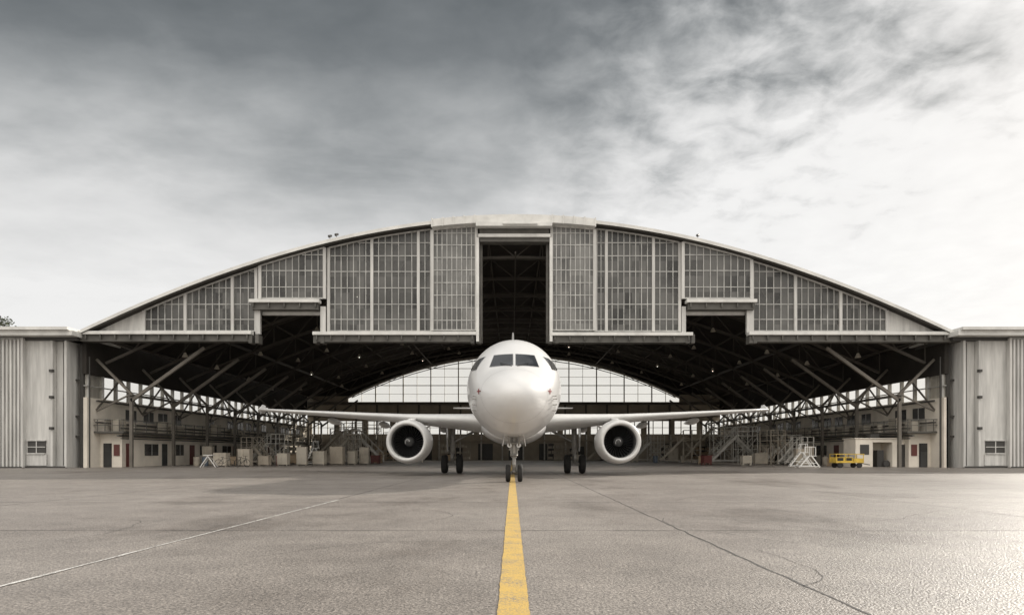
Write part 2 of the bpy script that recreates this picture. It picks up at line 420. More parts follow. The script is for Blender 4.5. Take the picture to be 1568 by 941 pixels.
# side walls
for s in (-1,1):
    W=36.6*s+ (0.3)
    pl=MB();uw=MB();win=MB();wf=MB();dw=MB();dm=MB();mz=MB();cl=MB();gd=MB()
    o=s*.35
    pl.box(W,W+o,58.3,YB,0,6.0)
    uw.box(W,W+o,58.2,YB,8.0,ztop(W)-.2)
    win.quad((W+o/2,58.3,6.0),(W+o/2,YB,6.0),(W+o/2,YB,8.0),(W+o/2,58.3,8.0))
    y=58.6
    while y<YB:
        wf.box(W,W+o,y-.05,y+.05,6.0,8.0); y+=2.1
    wf.box(W+.02*s,W+o*.9,58.3,YB,6.97,7.04)
    pl.box(W,W-s*1.9,60.2,YB-.1,0,2.95)
    Wf=W-s*1.9
    dw.box(W-s*.3,W-s*1.0,60.12,60.3,0,2.1); dm.box(W-s*1.2,W-s*1.7,60.13,60.3,1.0,2.0)
    y=60.8; k=0
    while y<YB-4:
        r_=random.random()
        if k%4==0: dm.box(Wf-s*.04,Wf+s*.1,y,y+1.1,0,2.1)
        elif k%4 in (1,3):
            ww=random.choice((1.6,2.4,.9))
            dw.box(Wf-s*.05,Wf+s*.1,y,y+ww,1.0,2.1)
            wf.box(Wf-s*.07,Wf+s*.1,y+ww/2-.04,y+ww/2+.04,1.0,2.1)
        else: dw.box(Wf-s*.04,Wf+s*.1,y,y+1.0,0,2.15)
        if r_>.2:
            dw.box(W-s*.04,W+s*.1,y+.2,y+2.0,4.3,5.3); wf.box(W-s*.07,W+s*.1,y+1.06,y+1.14,4.3,5.3)
        wf.box(W-s*.08,W+s*.1,y+.1,y+2.1,4.2,4.3)
        y+=2.7+random.uniform(-.3,.5);k+=1
    mz.box(W-s*.02,W-s*2.6,59.2,YB-.2,2.98,3.14)
    for zz in (3.65,4.15): mz.cyl((W-s*2.5,59.2,zz),(W-s*2.5,YB-.2,zz),.03,n=6)
    for zz,xx,rr in ((3.4,2.4,.07),(2.75,2.2,.09),(5.75,.4,.09),(2.5,2.5,.05),(6.2,3.2,.06),(3.9,.3,.07)): mz.cyl((W-s*xx,59,zz),(W-s*xx,YB-.2,zz),rr,n=8)
    y=59.3
    while y<YB:
        mz.box(W-s*2.47,W-s*2.53,y-.025,y+.025,3.1,4.2); y+=1.9
    for xx in (.3,.95,1.6,2.2): mz.box(W-s*(xx),W-s*(xx+.04),59.2,59.25,3.14,4.15)
    mz.box(W,W-s*2.5,59.18,59.24,4.12,4.18); mz.box(W,W-s*2.5,59.18,59.24,3.62,3.67)
    y=61
    while y<YB-3:
        h_=random.uniform(.5,1.5); w_=random.uniform(.5,1.8); d_=random.uniform(.4,.9)
        gd.box(W-s*(.5),W-s*(.5+d_),y,y+w_,3.15,3.15+h_)
        if random.random()>.5: gd.cyl((W-s*1.6,y+w_+.3,3.15),(W-s*1.6,y+w_+.3,3.9),.25,n=10)
        y+=w_+random.uniform(1.5,5)
    y=59.5
    while y<YB:
        cl.box(W-s*3.25,W-s*3.0,y-.13,y+.13,0,6.4)
        cl.beam((W-s*3.12,y,6.4),(W-s*.1,y,9.4),.2)
        cl.beam((W-s*3.12,y,5.8),(W-s*9.5,y,10.4),.26)
        cl.beam((W-s*.1,y,4.9),(W-s*3.12,y,6.4),.13)
        if y+7.4<YB:
            cl.beam((W-s*3.12,y,6.3),(W-s*3.12,y+7.4,6.3),.12,.16)
            cl.beam((W-s*.05,y,5.0),(W-s*.05,y+3.7,8.0),.12); cl.beam((W-s*.05,y+7.4,5.0),(W-s*.05,y+3.7,8.0),.12)
        y+=7.4
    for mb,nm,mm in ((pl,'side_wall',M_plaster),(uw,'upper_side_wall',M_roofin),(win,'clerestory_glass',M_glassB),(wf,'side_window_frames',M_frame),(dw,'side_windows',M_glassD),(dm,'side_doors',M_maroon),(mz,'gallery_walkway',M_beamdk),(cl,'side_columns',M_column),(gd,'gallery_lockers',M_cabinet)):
        hob(mb,nm,mm)

# roof trusses
tm=MB()
def zl(x,dep): return ztop(x)-.5-dep
yy=60.0
NT=30
while yy<YB:
    tx=[-36.0+72.0*i/NT+.3 for i in range(NT+1)]
    for i in range(NT):
        a,b=tx[i],tx[i+1]
        da=2.1
        tm.beam((a,yy,zl(a,.1)),(b,yy,zl(b,.1)),.22,.25)
        tm.beam((a,yy,zl(a,da)),(b,yy,zl(b,da)),.2,.22)
        if i%2==0: tm.beam((a,yy,zl(a,.1)),(b,yy,zl(b,da)),.1)
        else: tm.beam((a,yy,zl(a,da)),(b,yy,zl(b,.1)),.1)
        if i%2: tm.beam((b,yy,zl(b,.1)),(b,yy,zl(b,da)),.08)
    yy+=7.4
for i in range(0,NT+1,2):
    x=-36.0+72.0*i/NT+.3
    tm.beam((x,58.5,zl(x,.05)),(x,YB,zl(x,.05)),.12,.2)
for i in range(3,NT,6):
    x=-36.0+72.0*i/NT+.3
    tm.beam((x,58.5,zl(x,2.1)),(x,YB,zl(x,2.1)),.12,.14)
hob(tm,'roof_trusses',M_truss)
lm=MB();ll=MB();lb=MB()
for j,yy in enumerate((63,72,81,90,99,108)):
    for x in (-31,-26,-21,-15,-9,9,15,21,26,31):
        xq=x+random.uniform(-1,1); zz=zl(xq,2.2)-random.uniform(.3,1.0)
        lm.cyl((xq,yy,zz+1.2),(xq,yy,zz),.03,n=5)
        ll.cyl((xq,yy,zz),(xq,yy,zz-.4),.10,.28,n=10)
        if random.random()<.15: lb.cyl((xq,yy,zz-.401),(xq,yy,zz-.46),.05,.03,n=8)
hob(lm,'lamp_rods',M_truss); hob(ll,'lamp_shades',M_cabinet); hob(lb,'lamp_bulbs',M_bulb)

# back wall
bw=MB();bu=MB();bg=MB();bf=MB();bd=MB();bt=MB()
def zwin(x):
    t=min(1,abs(x-.3)/29.4); return 18.4-7.4*t*t
bw.box(-36.3,36.9,YB,YB+.4,0,4.6); bw.box(-36.3,36.9,YB,YB+.4,6.9,10.2)
bw.box(-36.3,-29.1,YB,YB+.4,10.2,ztop(-31)-2.5) ; bw.box(29.7,36.9,YB,YB+.4,10.2,ztop(31)-2.5)
n=80
for i in range(n):
    a=-36.3+73.2*i/n;b=-36.3+73.2*(i+1)/n
    za=zwin(a) if abs(a-.3)<29.4 else 10.2; zb_=zwin(b) if abs(b-.3)<29.4 else 10.2
    bu.quad((a,YB+.05,za),(b,YB+.05,zb_),(b,YB+.05,ztop(b)-.2),(a,YB+.05,ztop(a)-.2))
n=24
for i in range(n):
    a=-29.1+58.8*i/n;b=-29.1+58.8*(i+1)/n
    bg.quad((a,YB+.2,10.2),(b,YB+.2,10.2),(b,YB+.2,zwin(b)),(a,YB+.2,zwin(a)))
    w=.09 if i%2==0 else .025
    bf.box(a-w,a+w,YB-.02,YB+.3,10.2,zwin(a))
    bf.beam((a,YB-.05,zwin(a)),(b,YB-.05,zwin(b)),.3,.3)
for z,w in ((11.7,.02),(13.2,.06),(14.7,.02),(16.2,.04)):
    e=math.sqrt(max(0,(18.4-z)/7.4))*29.4
    bf.box(.3-min(e,29.3),.3+min(e,29.3),YB,YB+.27,z-w,z+w)
bg.quad((-36.3,YB+.2,4.6),(36.9,YB+.2,4.6),(36.9,YB+.2,6.9),(-36.3,YB+.2,6.9))
for i in range(45):
    x=-36+i*1.65
    if i%3: bf.box(x-.06,x+.06,YB+.02,YB+.3,4.6,6.9)
    else: bw.box(x-.5,x+.5,YB+.01,YB+.32,4.6,6.9)
bf.box(-36.3,36.9,YB+.1,YB+.28,5.7,5.78)
for i in range(13):
    x=-33+i*5.4
    bd.box(x,x+2.6,YB-.06,YB+.1,0,2.9 if i%2 else 2.4)
bw.box(-36,36.6,YB-1.2,YB-.02,3.3,3.55)
for i in range(20):
    x=-35+i*3.7; bf.box(x-.12,x+.12,YB-1.2,YB-1.0,0,4.5)
    bt.box(x-.14,x+.14,YB-.3,YB-.05,3.6,10.2)
bf.box(-36,36.6,YB-1.16,YB-1.1,4.4,4.46)
bt.box(-36.2,36.8,YB-.5,YB-.03,9.75,10.25); bt.box(-36.2,36.8,YB-.4,YB-.03,7.6,7.85)
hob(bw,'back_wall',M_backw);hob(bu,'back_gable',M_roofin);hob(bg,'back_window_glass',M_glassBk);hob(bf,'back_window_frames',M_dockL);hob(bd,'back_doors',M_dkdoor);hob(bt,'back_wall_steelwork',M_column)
lt=MB()
ybt=YB-3
prev=None
for i in range(17):
    x=-28+56*i/16+.3; z=zwin(x)-.9
    p=(x,ybt,z); p2=(x,ybt,z+1.3)
    if prev:
        lt.beam(prev[0],p,.12); lt.beam(prev[1],p2,.14)
        if i%2: lt.beam(prev[0],p2,.08)
        else: lt.beam(prev[1],p,.08)
    prev=(p,p2)
hob(lt,'end_truss',M_truss)

rm=MB()
for px in (508,518,1066):
    x=X(px); z=ztop(x)
    rm.cyl((x,57.5,z-.1),(x,57.5,z+.35),.025,n=6); rm.cyl((x-.08,57.4,z+.35),(x+.1,57.6,z+.47),.12,.09,n=10)
for px in (560,820,850,980,700):
    x=X(px); z=ztop(x); rm.cyl((x,62,z-.1),(x,62,z+.3),.1,n=8)
hob(rm,'roof_fittings',M_dkdoor)

# ------------------------------------------------------------------ airplane
AX=0.09; Y0=24.6
plane=empty('airplane',(AX,Y0,0))
def pob(mb,name,m,**k):
    o=mb.obj(name,m,**k); o.parent=plane; return o
prof=[(0,.0,3.40,3.40,3.40),(.1,.36,3.70,3.10,3.40),(.4,.72,3.98,2.80,3.42),(.9,1.04,4.24,2.56,3.47),(1.5,1.30,4.48,2.38,3.55),
(1.9,1.43,4.66,2.30,3.6),(2.5,1.58,5.08,2.2,3.7),(3.1,1.69,5.47,2.12,3.8),(3.8,1.79,5.79,2.07,3.9),(4.8,1.88,6.02,2.03,3.98),
(6,1.955,6.12,2.0,4.05),(7.5,1.975,6.15,2.0,4.07),(12,1.975,6.15,2.0,4.07),(20,1.975,6.15,2.0,4.07),(25,1.975,6.15,2.0,4.07),(28,1.9,6.15,2.2,4.2),
(31,1.6,6.14,2.9,4.55),(34,1.1,6.05,3.9,5.0),(36.5,.5,5.78,4.85,5.32),(37.5,.2,5.52,5.15,5.33)]
P=np.array(prof)
grow_=np.clip(P[:,0]/5.0,0,1)
P[:,1]*=1.02+.055*grow_; P[:,2]+=.10*grow_; P[:,3]-=.10*np.clip(P[:,0]/3,0,1)*np.clip((30-P[:,0])/5,0,1)
U=np.sqrt(P[:,0])
def prf(s):
    u=math.sqrt(max(0,s)); i=int(np.clip(np.searchsorted(U,u)-1,0,len(U)-2))
    h=U[i+1]-U[i]; t=(u-U[i])/h
    def sl(j):
        if j==0: return (P[1]-P[0])/(U[1]-U[0])
        if j==len(U)-1: return (P[-1]-P[-2])/(U[-1]-U[-2])
        a=(P[j]-P[j-1])/(U[j]-U[j-1]); b=(P[j+1]-P[j])/(U[j+1]-U[j])
        return np.where(a*b>0,2*a*b/(a+b+1e-12),0)
    m0,m1=sl(i),sl(i+1)
    return ((2*t**3-3*t**2+1)*P[i]+(t**3-2*t**2+t)*h*m0+(-2*t**3+3*t**2)*P[i+1]+(t**3-t**2)*h*m1)[1:]
NS=96
ss=[(.02*i)**1 for i in range(1,6)]+[.1+.07*i for i in range(1,90)]+[6.5+i*.5 for i in range(1,63)]
ss=[.003,.01]+[q for q in ss if q<=37.5]
rings=[]
for q in ss:
    w,zt,zb,zw=prf(q)
    ring=[]
    for k in range(NS):
        t=2*math.pi*k/NS; c,sn=math.cos(t),math.sin(t)
        z=zw+(zt-zw)*sn if sn>=0 else zw+(zw-zb)*sn
        ring.append((w*c,q,z))
    rings.append(ring)
f=MB(); f.rings(rings)
fus=f.obj('fuselage',M_white,smooth=True); fus.parent=plane
for md in list(fus.modifiers): fus.modifiers.remove(md)
bvh=BVHTree.FromPolygons([Vector(v) for v in f.v],f.f)
def pane(mb,c4,direction,off,n=10):
    c4=[Vector(c) for c in c4]; d=Vector(direction); grid=[]
    for j in range(n+1):
        row=[]
        for i in range(n+1):
            u,v=i/n,j/n
            p=(c4[0]*(1-u)+c4[1]*u)*(1-v)+(c4[3]*(1-u)+c4[2]*u)*v
            hit,nn,_,_=bvh.ray_cast(p-d*20,d)
            if hit is None: row.append(None); continue
            if nn.dot(d)>0: nn=-nn
            row.append(hit+nn*off)
        grid.append(row)
    for j in range(n):
        for i in range(n):
            q=[grid[j][i],grid[j][i+1],grid[j+1][i+1],grid[j+1][i]]
            if all(x is not None for x in q): mb.quad(*q)
gl=MB();sm=MB()
for s in (-1,1):
    def grow(c,gx,gz):
        cx=sum(p[0] for p in c)/4; cz=sum(p[2] for p in c)/4; cy=sum(p[1] for p in c)/4
        return [(p[0]+(gx if p[0]>cx else -gx),p[1]+(gx if p[1]>cy else -gx)*(1 if abs(c[0][1]-c[1][1])>.01 else 0),p[2]+(gz if p[2]>cz else -gz)) for p in c]
    c=[(s*.06,0,4.64),(s*.96,0,4.62),(s*.80,0,5.15),(s*.06,0,5.17)]
    pane(gl,c,(0,1,0),.014); pane(sm,grow(c,.025,.025),(0,1,0),.006)
    c=[(0,2.95,4.60),(0,3.75,4.66),(0,3.7,5.13),(0,3.2,5.15)]
    pane(gl,c,(-s,0,0),.014); pane(sm,grow(c,.025,.025),(-s,0,0),.006)
    c=[(0,3.87,4.68),(0,4.5,4.78),(0,4.3,5.06),(0,3.84,5.12)]
    pane(gl,c,(-s,0,0),.014); pane(sm,grow(c,.025,.025),(-s,0,0),.006)
pob(gl,'cockpit_windows',M_cockpit,smooth=True); pob(sm,'cockpit_window_seals',M_seam,smooth=True)
cw=MB()
for s in (-1,1):
    q=7.2
    while q<30:
        c=[(0,q,4.45),(0,q+.24,4.45),(0,q+.24,4.80),(0,q,4.80)]
        pane(cw,c,(-s,0,0),.012,n=2); q+=.53
pob(cw,'cabin_windows',M_cockpit)
sd=MB()
def ringseam(q,wd):
    for k in range(NS):
        pts=[]
        for (kk,qq) in ((k,q),(k+1,q),(k+1,q+wd),(k,q+wd)):
            w,zt,zb,zw=prf(qq); w+=.004;t=2*math.pi*kk/NS;c_,s_=math.cos(t),math.sin(t)
            z=zw+(zt-zw+.004)*s_ if s_>=0 else zw+(zw-zb+.004)*s_
            pts.append((w*c_,qq,z))
        sd.quad(*pts)
ringseam(1.32,.012); ringseam(4.9,.012)
for s in (-1,1):
    a,b,z0,z1=5.6,6.45,3.35,5.25
    for c in ([(0,a,z0),(0,a+.03,z0),(0,a+.03,z1),(0,a,z1)],[(0,b,z0),(0,b+.03,z0),(0,b+.03,z1),(0,b,z1)],[(0,a,z0),(0,b,z0),(0,b,z0+.03),(0,a,z0+.03)],[(0,a,z1),(0,b,z1),(0,b,z1+.03),(0,a,z1+.03)]):
        pane(sd,c,(-s,0,0),.007,n=6)
pob(sd,'panel_seams',M_seam)
rd=MB();pr=MB()
for s in (-1,1):
    pane(rd,[(s*1.27,0,3.58),(s*1.44,0,3.60),(s*1.44,0,3.64),(s*1.27,0,3.62)],(0,1,0),.012,n=3)
    pane(rd,[(s*1.33,0,3.50),(s*1.37,0,3.50),(s*1.38,0,3.71),(s*1.34,0,3.71)],(0,1,0),.016,n=3)
    for (q,z) in ((1.9,3.45),(2.1,3.35),(2.35,3.15),(2.9,2.95)):
        hit,nn,_,_=bvh.ray_cast(Vector((s*5,q,z)),Vector((-s,0,0)))
        if hit:
            pr.beam(hit,hit+Vector((s*.13,-.02,0)),.05,.03); pr.cyl(hit+Vector((s*.13,.05,0)),hit+Vector((s*.13,-.22,0)),.02,n=6)
pob(rd,'red_markings',M_red); pob(pr,'pitot_probes',M_gear)
ant=MB(); ant.rings([[(-.02,9,6.1),(.02,9,6.1),(.02,9.35,6.1),(-.02,9.35,6.1)],[(-.012,9.15,6.42),(.012,9.15,6.42),(.012,9.35,6.42),(-.012,9.35,6.42)]])
pob(ant,'antenna',M_white)
wp=MB()
for s in (-1,1):
    a=bvh.ray_cast(Vector((s*.1,-5,4.58)),Vector((0,1,0)))[0]; b=bvh.ray_cast(Vector((s*.55,-5,4.72)),Vector((0,1,0)))[0]
    if a and b: wp.beam(a+Vector((0,-.03,.02)),b+Vector((0,-.04,.03)),.025)
pob(wp,'wipers',M_black)

bf_=MB(); R_=[]
for q,w,zb,zt in ((9.8,.9,1.95,2.5),(10.8,1.4,1.86,3.0),(12,1.72,1.78,3.5),(14,1.85,1.72,3.7),(19,1.85,1.72,3.7),(21,1.7,1.82,3.2),(22.6,1.1,1.98,2.5)):
    R_.append([(w*math.cos(t),q,(zb+zt)/2+(zt-zb)/2*math.sin(t)) for t in [2*math.pi*k/48 for k in range(48)]])
bf_.rings(R_); pob(bf_,'belly_fairing',M_white,smooth=True)

def airfoil(n=16):
    pts=[]
    def th(x): return 5*(.2969*math.sqrt(x)-.126*x-.3516*x*x+.2843*x**3-.1036*x**4)
    for i in range(n+1):
        x=(1-math.cos(math.pi*i/n))/2; pts.append((x,th(x)))
    for i in range(n-1,0,-1):
        x=(1-math.cos(math.pi*i/n))/2; pts.append((x,-th(x)))
    return pts
AF=airfoil()
def wing(side,secs,name,m):
    mb=MB();R=[]
    for (x,le,ch,z,th,inc) in secs:
        R.append([(side*x,le+px*ch,z+pz*th*ch-math.sin(inc)*(px-.3)*ch) for px,pz in AF])
    mb.rings(R); return pob(mb,name,m,smooth=True)
def wz(x): return 2.95+.078*(x-1.9)
def wle(x): return 12.6+(x-1.9)*.515
def wte(x): return 19.4+max(0,(x-6.4))*.24
for s in (-1,1):
    secs=[]
    for x in (1.2,1.9,3,4.5,6.4,8.5,11,13.5,15.5,16.8):
        le=wle(x);ch=wte(x)-le
        t=.15-.045*min(1,(x-1.2)/6)
        secs.append((x,le,ch,wz(x),t,math.radians(3.0-.15*x)))
    wing(s,secs,'wing',M_wing)
    fe=MB()
    x=16.85;le=wle(x)
    fe.rings([[(s*(x-.03),le+.2,wz(x)+.0),(s*(x+.03),le+.2,wz(x)+.0),(s*(x+.03),le+1.5,wz(x)),(s*(x-.03),le+1.5,wz(x))],
              [(s*(x+.03),le+1.1,wz(x)+.38),(s*(x+.06),le+1.1,wz(x)+.38),(s*(x+.06),le+1.6,wz(x)+.36),(s*(x+.03),le+1.6,wz(x)+.36)]])
    fe.rings([[(s*(x-.03),le+.2,wz(x)),(s*(x+.03),le+.2,wz(x)),(s*(x+.03),le+1.5,wz(x)),(s*(x-.03),le+1.5,wz(x))],
              [(s*(x+.01),le+1.0,wz(x)-.22),(s*(x+.04),le+1.0,wz(x)-.22),(s*(x+.04),le+1.5,wz(x)-.2),(s*(x+.01),le+1.5,wz(x)-.2)]])
    pob(fe,'wingtip_fence',M_white)
    ff=MB()
    for x in (4.4,8.2,11.6):
        te=wte(x)
        prf_=[(0,.02),(.4,.12),(1.2,.21),(2.2,.2),(3.2,.1),(3.8,.02)]
        ff.rev((s*x,te-2.6,wz(x)-.38),(0,1,-.02),prf_,n=14)
    pob(ff,'flap_track_fairings',M_wing,smooth=True)
    ex,ez,es=s*5.75,1.87,12.0
    nc=MB(); nc.rev((ex,es,ez),(0,1,0),[(0.07,1.075),(.2,1.13),(.5,1.185),(1.0,1.215),(1.6,1.21),(2.4,1.15),(3.1,1.02),(3.5,.92),(3.5,.86),(2.9,.90)],n=64)
    pob(nc,'nacelle',M_white,smooth=True)
    lp=MB()
    lp.rev((ex,es-.02,ez),(0,1,0),[(.12,1.10),(.05,1.07),(.01,1.03),(0,.985),(.02,.94),(.08,.905),(.2,.885),(.34,.878)],n=64)
    pob(lp,'nacelle_lip',M_wing,smooth=True)
    ind=MB(); ind.rev((ex,es,ez),(0,1,0),[(.31,.878),(.6,.875),(1.0,.88),(1.5,.88)],n=64)
    pob(ind,'inlet_duct',M_liner,smooth=True)
    bk=MB(); bk.rev((ex,es+1.45,ez),(0,1,0),[(0,.879),(0,.001)],n=40)
    pob(bk,'fan_back',M_black)
    fb=MB()
    nb=30
    for k in range(nb):
        a0=2*math.pi*k/nb
        seg=[]
        for j in range(7):
            r=.26+(.86-.26)*j/6; tw=.055+.07*j/6
            aa=a0+.16*(j/6)**2
            seg.append(((ex+r*math.cos(aa),es+.92,ez+r*math.sin(aa)),(ex+r*math.cos(aa+tw*.88/r),es+1.20,ez+r*math.sin(aa+tw*.88/r))))
        for j in range(6): fb.quad(seg[j][0],seg[j][1],seg[j+1][1],seg[j+1][0])
    pob(fb,'fan_blades',M_blade)
    spn=MB(); spn.rev((ex,es+.48,ez),(0,1,0),[(0,.005),(.06,.06),(.2,.15),(.38,.24),(.5,.28),(.8,.28)],n=32)
    pob(spn,'spinner',M_liner,smooth=True)
    sw=MB()
    for i in range(14):
        t=i/14*3.8; t2=(i+1)/14*3.8
        def pp(t,w):
            r=.06+.13*t/3.8; yy_=es+.48+ (.06+.14*(r-.06)/.09 if r<.15 else .2+.18*(r-.15)/.09)-.015
            return (ex+(r+w)*math.cos(t),yy_,ez+(r+w)*math.sin(t))
        sw.quad(pp(t,-.010),pp(t,.016),pp(t2,.016),pp(t2,-.010))
    pob(sw,'spinner_swirl',M_white)
    co=MB(); co.rev((ex,es+2.6,ez),(0,1,0),[(0,.72),(.9,.66),(1.6,.52),(1.9,.45),(1.9,.38)],n=32); co.rev((ex,es+4.2,ez),(0,1,0),[(0,.3),(.5,.2),(.9,.03)],n=24)
    pob(co,'engine_core',M_metal,smooth=True)
    py_=MB()
    zt_=wz(5.75)
    py_.rings([[(ex-.08,es+.9,ez+1.15),(ex+.08,es+.9,ez+1.15),(ex+.10,es+1.0,ez+1.23),(ex-.10,es+1.0,ez+1.23)],
               [(ex-.2,es+2.0,ez+.9),(ex+.2,es+2.0,ez+.9),(ex+.15,es+2.0,zt_-.05),(ex-.15,es+2.0,zt_-.05)],
               [(ex-.2,es+3.4,ez+.7),(ex+.2,es+3.4,ez+.7),(ex+.17,es+3.4,zt_+.05),(ex-.17,es+3.4,zt_+.05)],
               [(ex-.12,es+6.0,zt_-.6),(ex+.12,es+6.0,zt_-.6),(ex+.12,es+6.0,zt_-.1),(ex-.12,es+6.0,zt_-.1)]])
    pob(py_,'pylon',M_white,bevel=.03)
    st=MB(); a=math.radians(40)
    cx=ex-s*math.cos(a)*1.2; cz=ez+math.sin(a)*1.2
    st.rings([[(cx,es+.8,cz),(cx+.01,es+.8,cz),(cx+.01,es+1.8,cz),(cx,es+1.8,cz)],[(cx-s*.15,es+1.2,cz+.15),(cx-s*.15+.01,es+1.2,cz+.15),(cx-s*.15+.01,es+1.8,cz+.15),(cx-s*.15,es+1.8,cz+.15)]])
    pob(st,'nacelle_strake',M_wing)
    wing(s,[(.2,32.0,3.6,4.95,.10,0),(5.2,34.7,1.4,5.15,.09,0)],'tailplane',M_wing)
fn=MB();R=[]
for (z,le,ch,th) in ((5.7,29.8,6.6,.10),(6.3,30.8,5.7,.10),(11.75,35.0,2.3,.09)):
    R.append([(pz*th*ch,le+px*ch,z) for px,pz in AF])
fn.rings(R); pob(fn,'tail_fin',M_white,smooth=True)

def wheel(mbT,mbH,x,y,r,w):
    p=[(-w/2,.45*r),(-w/2,.62*r),(-w*.47,.86*r),(-w*.34,.97*r),(-w*.15,r),(w*.15,r),(w*.34,.97*r),(w*.47,.86*r),(w/2,.62*r),(w/2,.45*r)]
    mbT.rev((x,y,r),(1,0,0),p,n=32)
    mbH.rev((x,y,r),(1,0,0),[(-w*.36,.001),(-w*.36,.2*r),(-w*.28,.3*r),(-w*.44,.5*r),(w*.44,.5*r),(w*.28,.3*r),(w*.36,.2*r),(w*.36,.001)],n=24)
T=MB();H=MB();S=MB();Dr=MB();LT=MB()
ny=5.07
for s in (-1,1): wheel(T,H,s*.26,ny,.38,.22)
S.cyl((-.36,ny,.38),(.36,ny,.38),.06)
S.cyl((0,ny,.38),(0,ny-.02,1.25),.075); S.cyl((0,ny-.02,1.05),(0,ny+.02,2.4),.12)
S.cyl((0,ny-.02,1.1),(0,ny-.02,1.2),.17); S.cyl((-.22,ny-.02,1.42),(.22,ny-.02,1.42),.06); S.cyl((0,ny,.36),(0,ny,.5),.12)
S.beam((0,ny-.2,.75),(0,ny-.02,1.1),.12,.05); S.beam((0,ny-.2,.75),(0,ny-.02,.45),.12,.05)
S.beam((-.18,ny-.1,1.5),(-.28,ny-1.3,2.2),.06); S.beam((.18,ny-.1,1.5),(.28,ny-1.3,2.2),.06)
S.box(-.26,.26,ny-.16,ny+.06,1.62,1.74); S.cyl((-.13,ny-.1,1.2),(-.13,ny-.1,1.9),.03,n=8); S.cyl((.13,ny-.1,1.2),(.13,ny-.1,1.9),.03,n=8)
for s in (-1,1):
    LT.cyl((s*.2,ny-.24,1.58),(s*.2,ny-.12,1.58),.10,n=16)
    Dr.rings([[(s*.36,ny-.5,2.15),(s*.39,ny-.5,2.15),(s*.39,ny+.8,2.15),(s*.36,ny+.8,2.15)],[(s*.48,ny-.45,1.55),(s*.51,ny-.45,1.55),(s*.51,ny+.7,1.55),(s*.48,ny+.7,1.55)]])
    Dr.box(s*.05,s*.22,ny+.28,ny+.31,1.5,2.1)
my=17.7
for s in (-1,1):
    for q in (-.46,.46): wheel(T,H,s*3.8+q,my,.57,.40)
    S.cyl((s*3.8-.6,my,.57),(s*3.8+.6,my,.57),.09)
    S.cyl((s*3.8,my,.5),(s*3.8,my,1.6),.10); S.cyl((s*3.8,my,1.3),(s*3.75,my,3.0),.17)
    S.cyl((s*3.75,my,1.9),(s*2.4,my,2.6),.08); S.beam((s*3.8,my-.25,.95),(s*3.8,my-.1,1.35),.14,.05)
    S.beam((s*3.8,my-.25,.95),(s*3.8,my-.1,.6),.14,.05)
    S.cyl((s*3.68,my-.12,.6),(s*3.66,my-.12,2.6),.02,n=6)
    Dr.rings([[(s*4.12,my-.5,3.0),(s*4.15,my-.5,3.0),(s*4.15,my+.5,3.0),(s*4.12,my+.5,3.0)],[(s*4.06,my-.3,1.35),(s*4.09,my-.3,1.35),(s*4.09,my+.35,1.35),(s*4.06,my+.35,1.35)]])
pob(T,'tyres',M_tyre,smooth=True);pob(H,'wheel_hubs',M_gear,smooth=True);pob(S,'gear_struts',M_gear,smooth=True);pob(Dr,'gear_doors',M_white);pob(LT,'taxi_lights',M_metal)

# ------------------------------------------------------------------ hangar equipment
def group(name,loc,rot=0):
    e=empty(name,loc); e.rotation_euler=(0,0,rot); return e
def dock(loc,w,h,rot=0,m=M_dock,flip=1):
    e=group('maintenance_stairs',loc,rot)
    a=MB()
    L=h*.95
    for y in (0,1.2):
        a.beam((0,y,.2),(flip*L,y,h),.1,.28)
        a.beam((0,y,1.2),(flip*L,y,h+1.05),.05)
        for i in range(5):
            t=i/4; a.beam((flip*L*t,y,h*t+.1),(flip*L*t,y,h*t+1.05),.05)
    n=int(h/.24)
    for i in range(n): t=(i+.5)/n; a.box(flip*L*t-.13,flip*L*t+.13,0,1.2,.2+(h-.2)*t,.2+(h-.2)*t+.04)
    x0=flip*L;x1=flip*(L+w)
    a.box(x0,x1,-.3,1.6,h-.08,h)
    for x in (x0,(x0+x1)/2,x1):
        for y in (-.25,1.55):
            a.beam((x,y,.2),(x,y,h+1.1),.09)
            a.cyl((x-.05,y,.12),(x+.05,y,.12),.12,n=10)
    for y in (-.25,1.55):
        for zz in (h+.55,h+1.1): a.beam((x0,y,zz),(x1,y,zz),.05)
        a.beam((x0,y,.4),(x1,y,h-.2),.06); a.beam((x1,y,.4),(x0,y,h-.2),.06); a.beam((x0,y,h/2),(x1,y,h/2),.06)
        a.beam((0,y*.75+.15,.3),(x1,y,.3),.1)
    for zz in (h+.55,h+1.1): a.beam((x1,-.25,zz),(x1,1.55,zz),.05)
    a.obj('stair_frame',m).parent=e
dock((-27.0,92,0),3.0,4.2,0,M_dock,1)
dock((-20.0,98,0),2.5,3.6,.2,M_dockL,-1)
dock((-29,104,0),4.0,5.0,0,M_dock,1)
dock((-31,80,0),2.0,2.4,.1,M_dockL,1)
dock((-14,108,0),3.0,3.4,0,M_dock,-1)
dock((-23,84,0),1.6,3.0,.5,M_dock,1)
dock((-26.5,74,0),1.4,1.9,-.3,M_dock,-1)
dock((-17,90,0),2.0,3.2,.1,M_dockL,-1)
dock((24.5,84,0),2.4,3.4,0,M_dockL,1)
dock((33.5,92,0),3,3.6,0,M_dockL,-1)
dock((26,104,0),4,5,0,M_dock,1)
dock((31.5,74,0),1.8,2.6,.3,M_dock,-1)
dock((12,108,0),3,3.2,0,M_dock,1)
dock((29.5,80,0),2,2.2,-.3,M_dockL,1)
dock((28,70,0),1.4,1.8,.2,M_dockL,1)
dock((20,92,0),2.2,3.2,-.2,M_dock,1)
dock((17.5,99,0),2.0,2.8,.1,M_dockL,1)
c=group('ground_power_cart',(28.3,57.6,0))
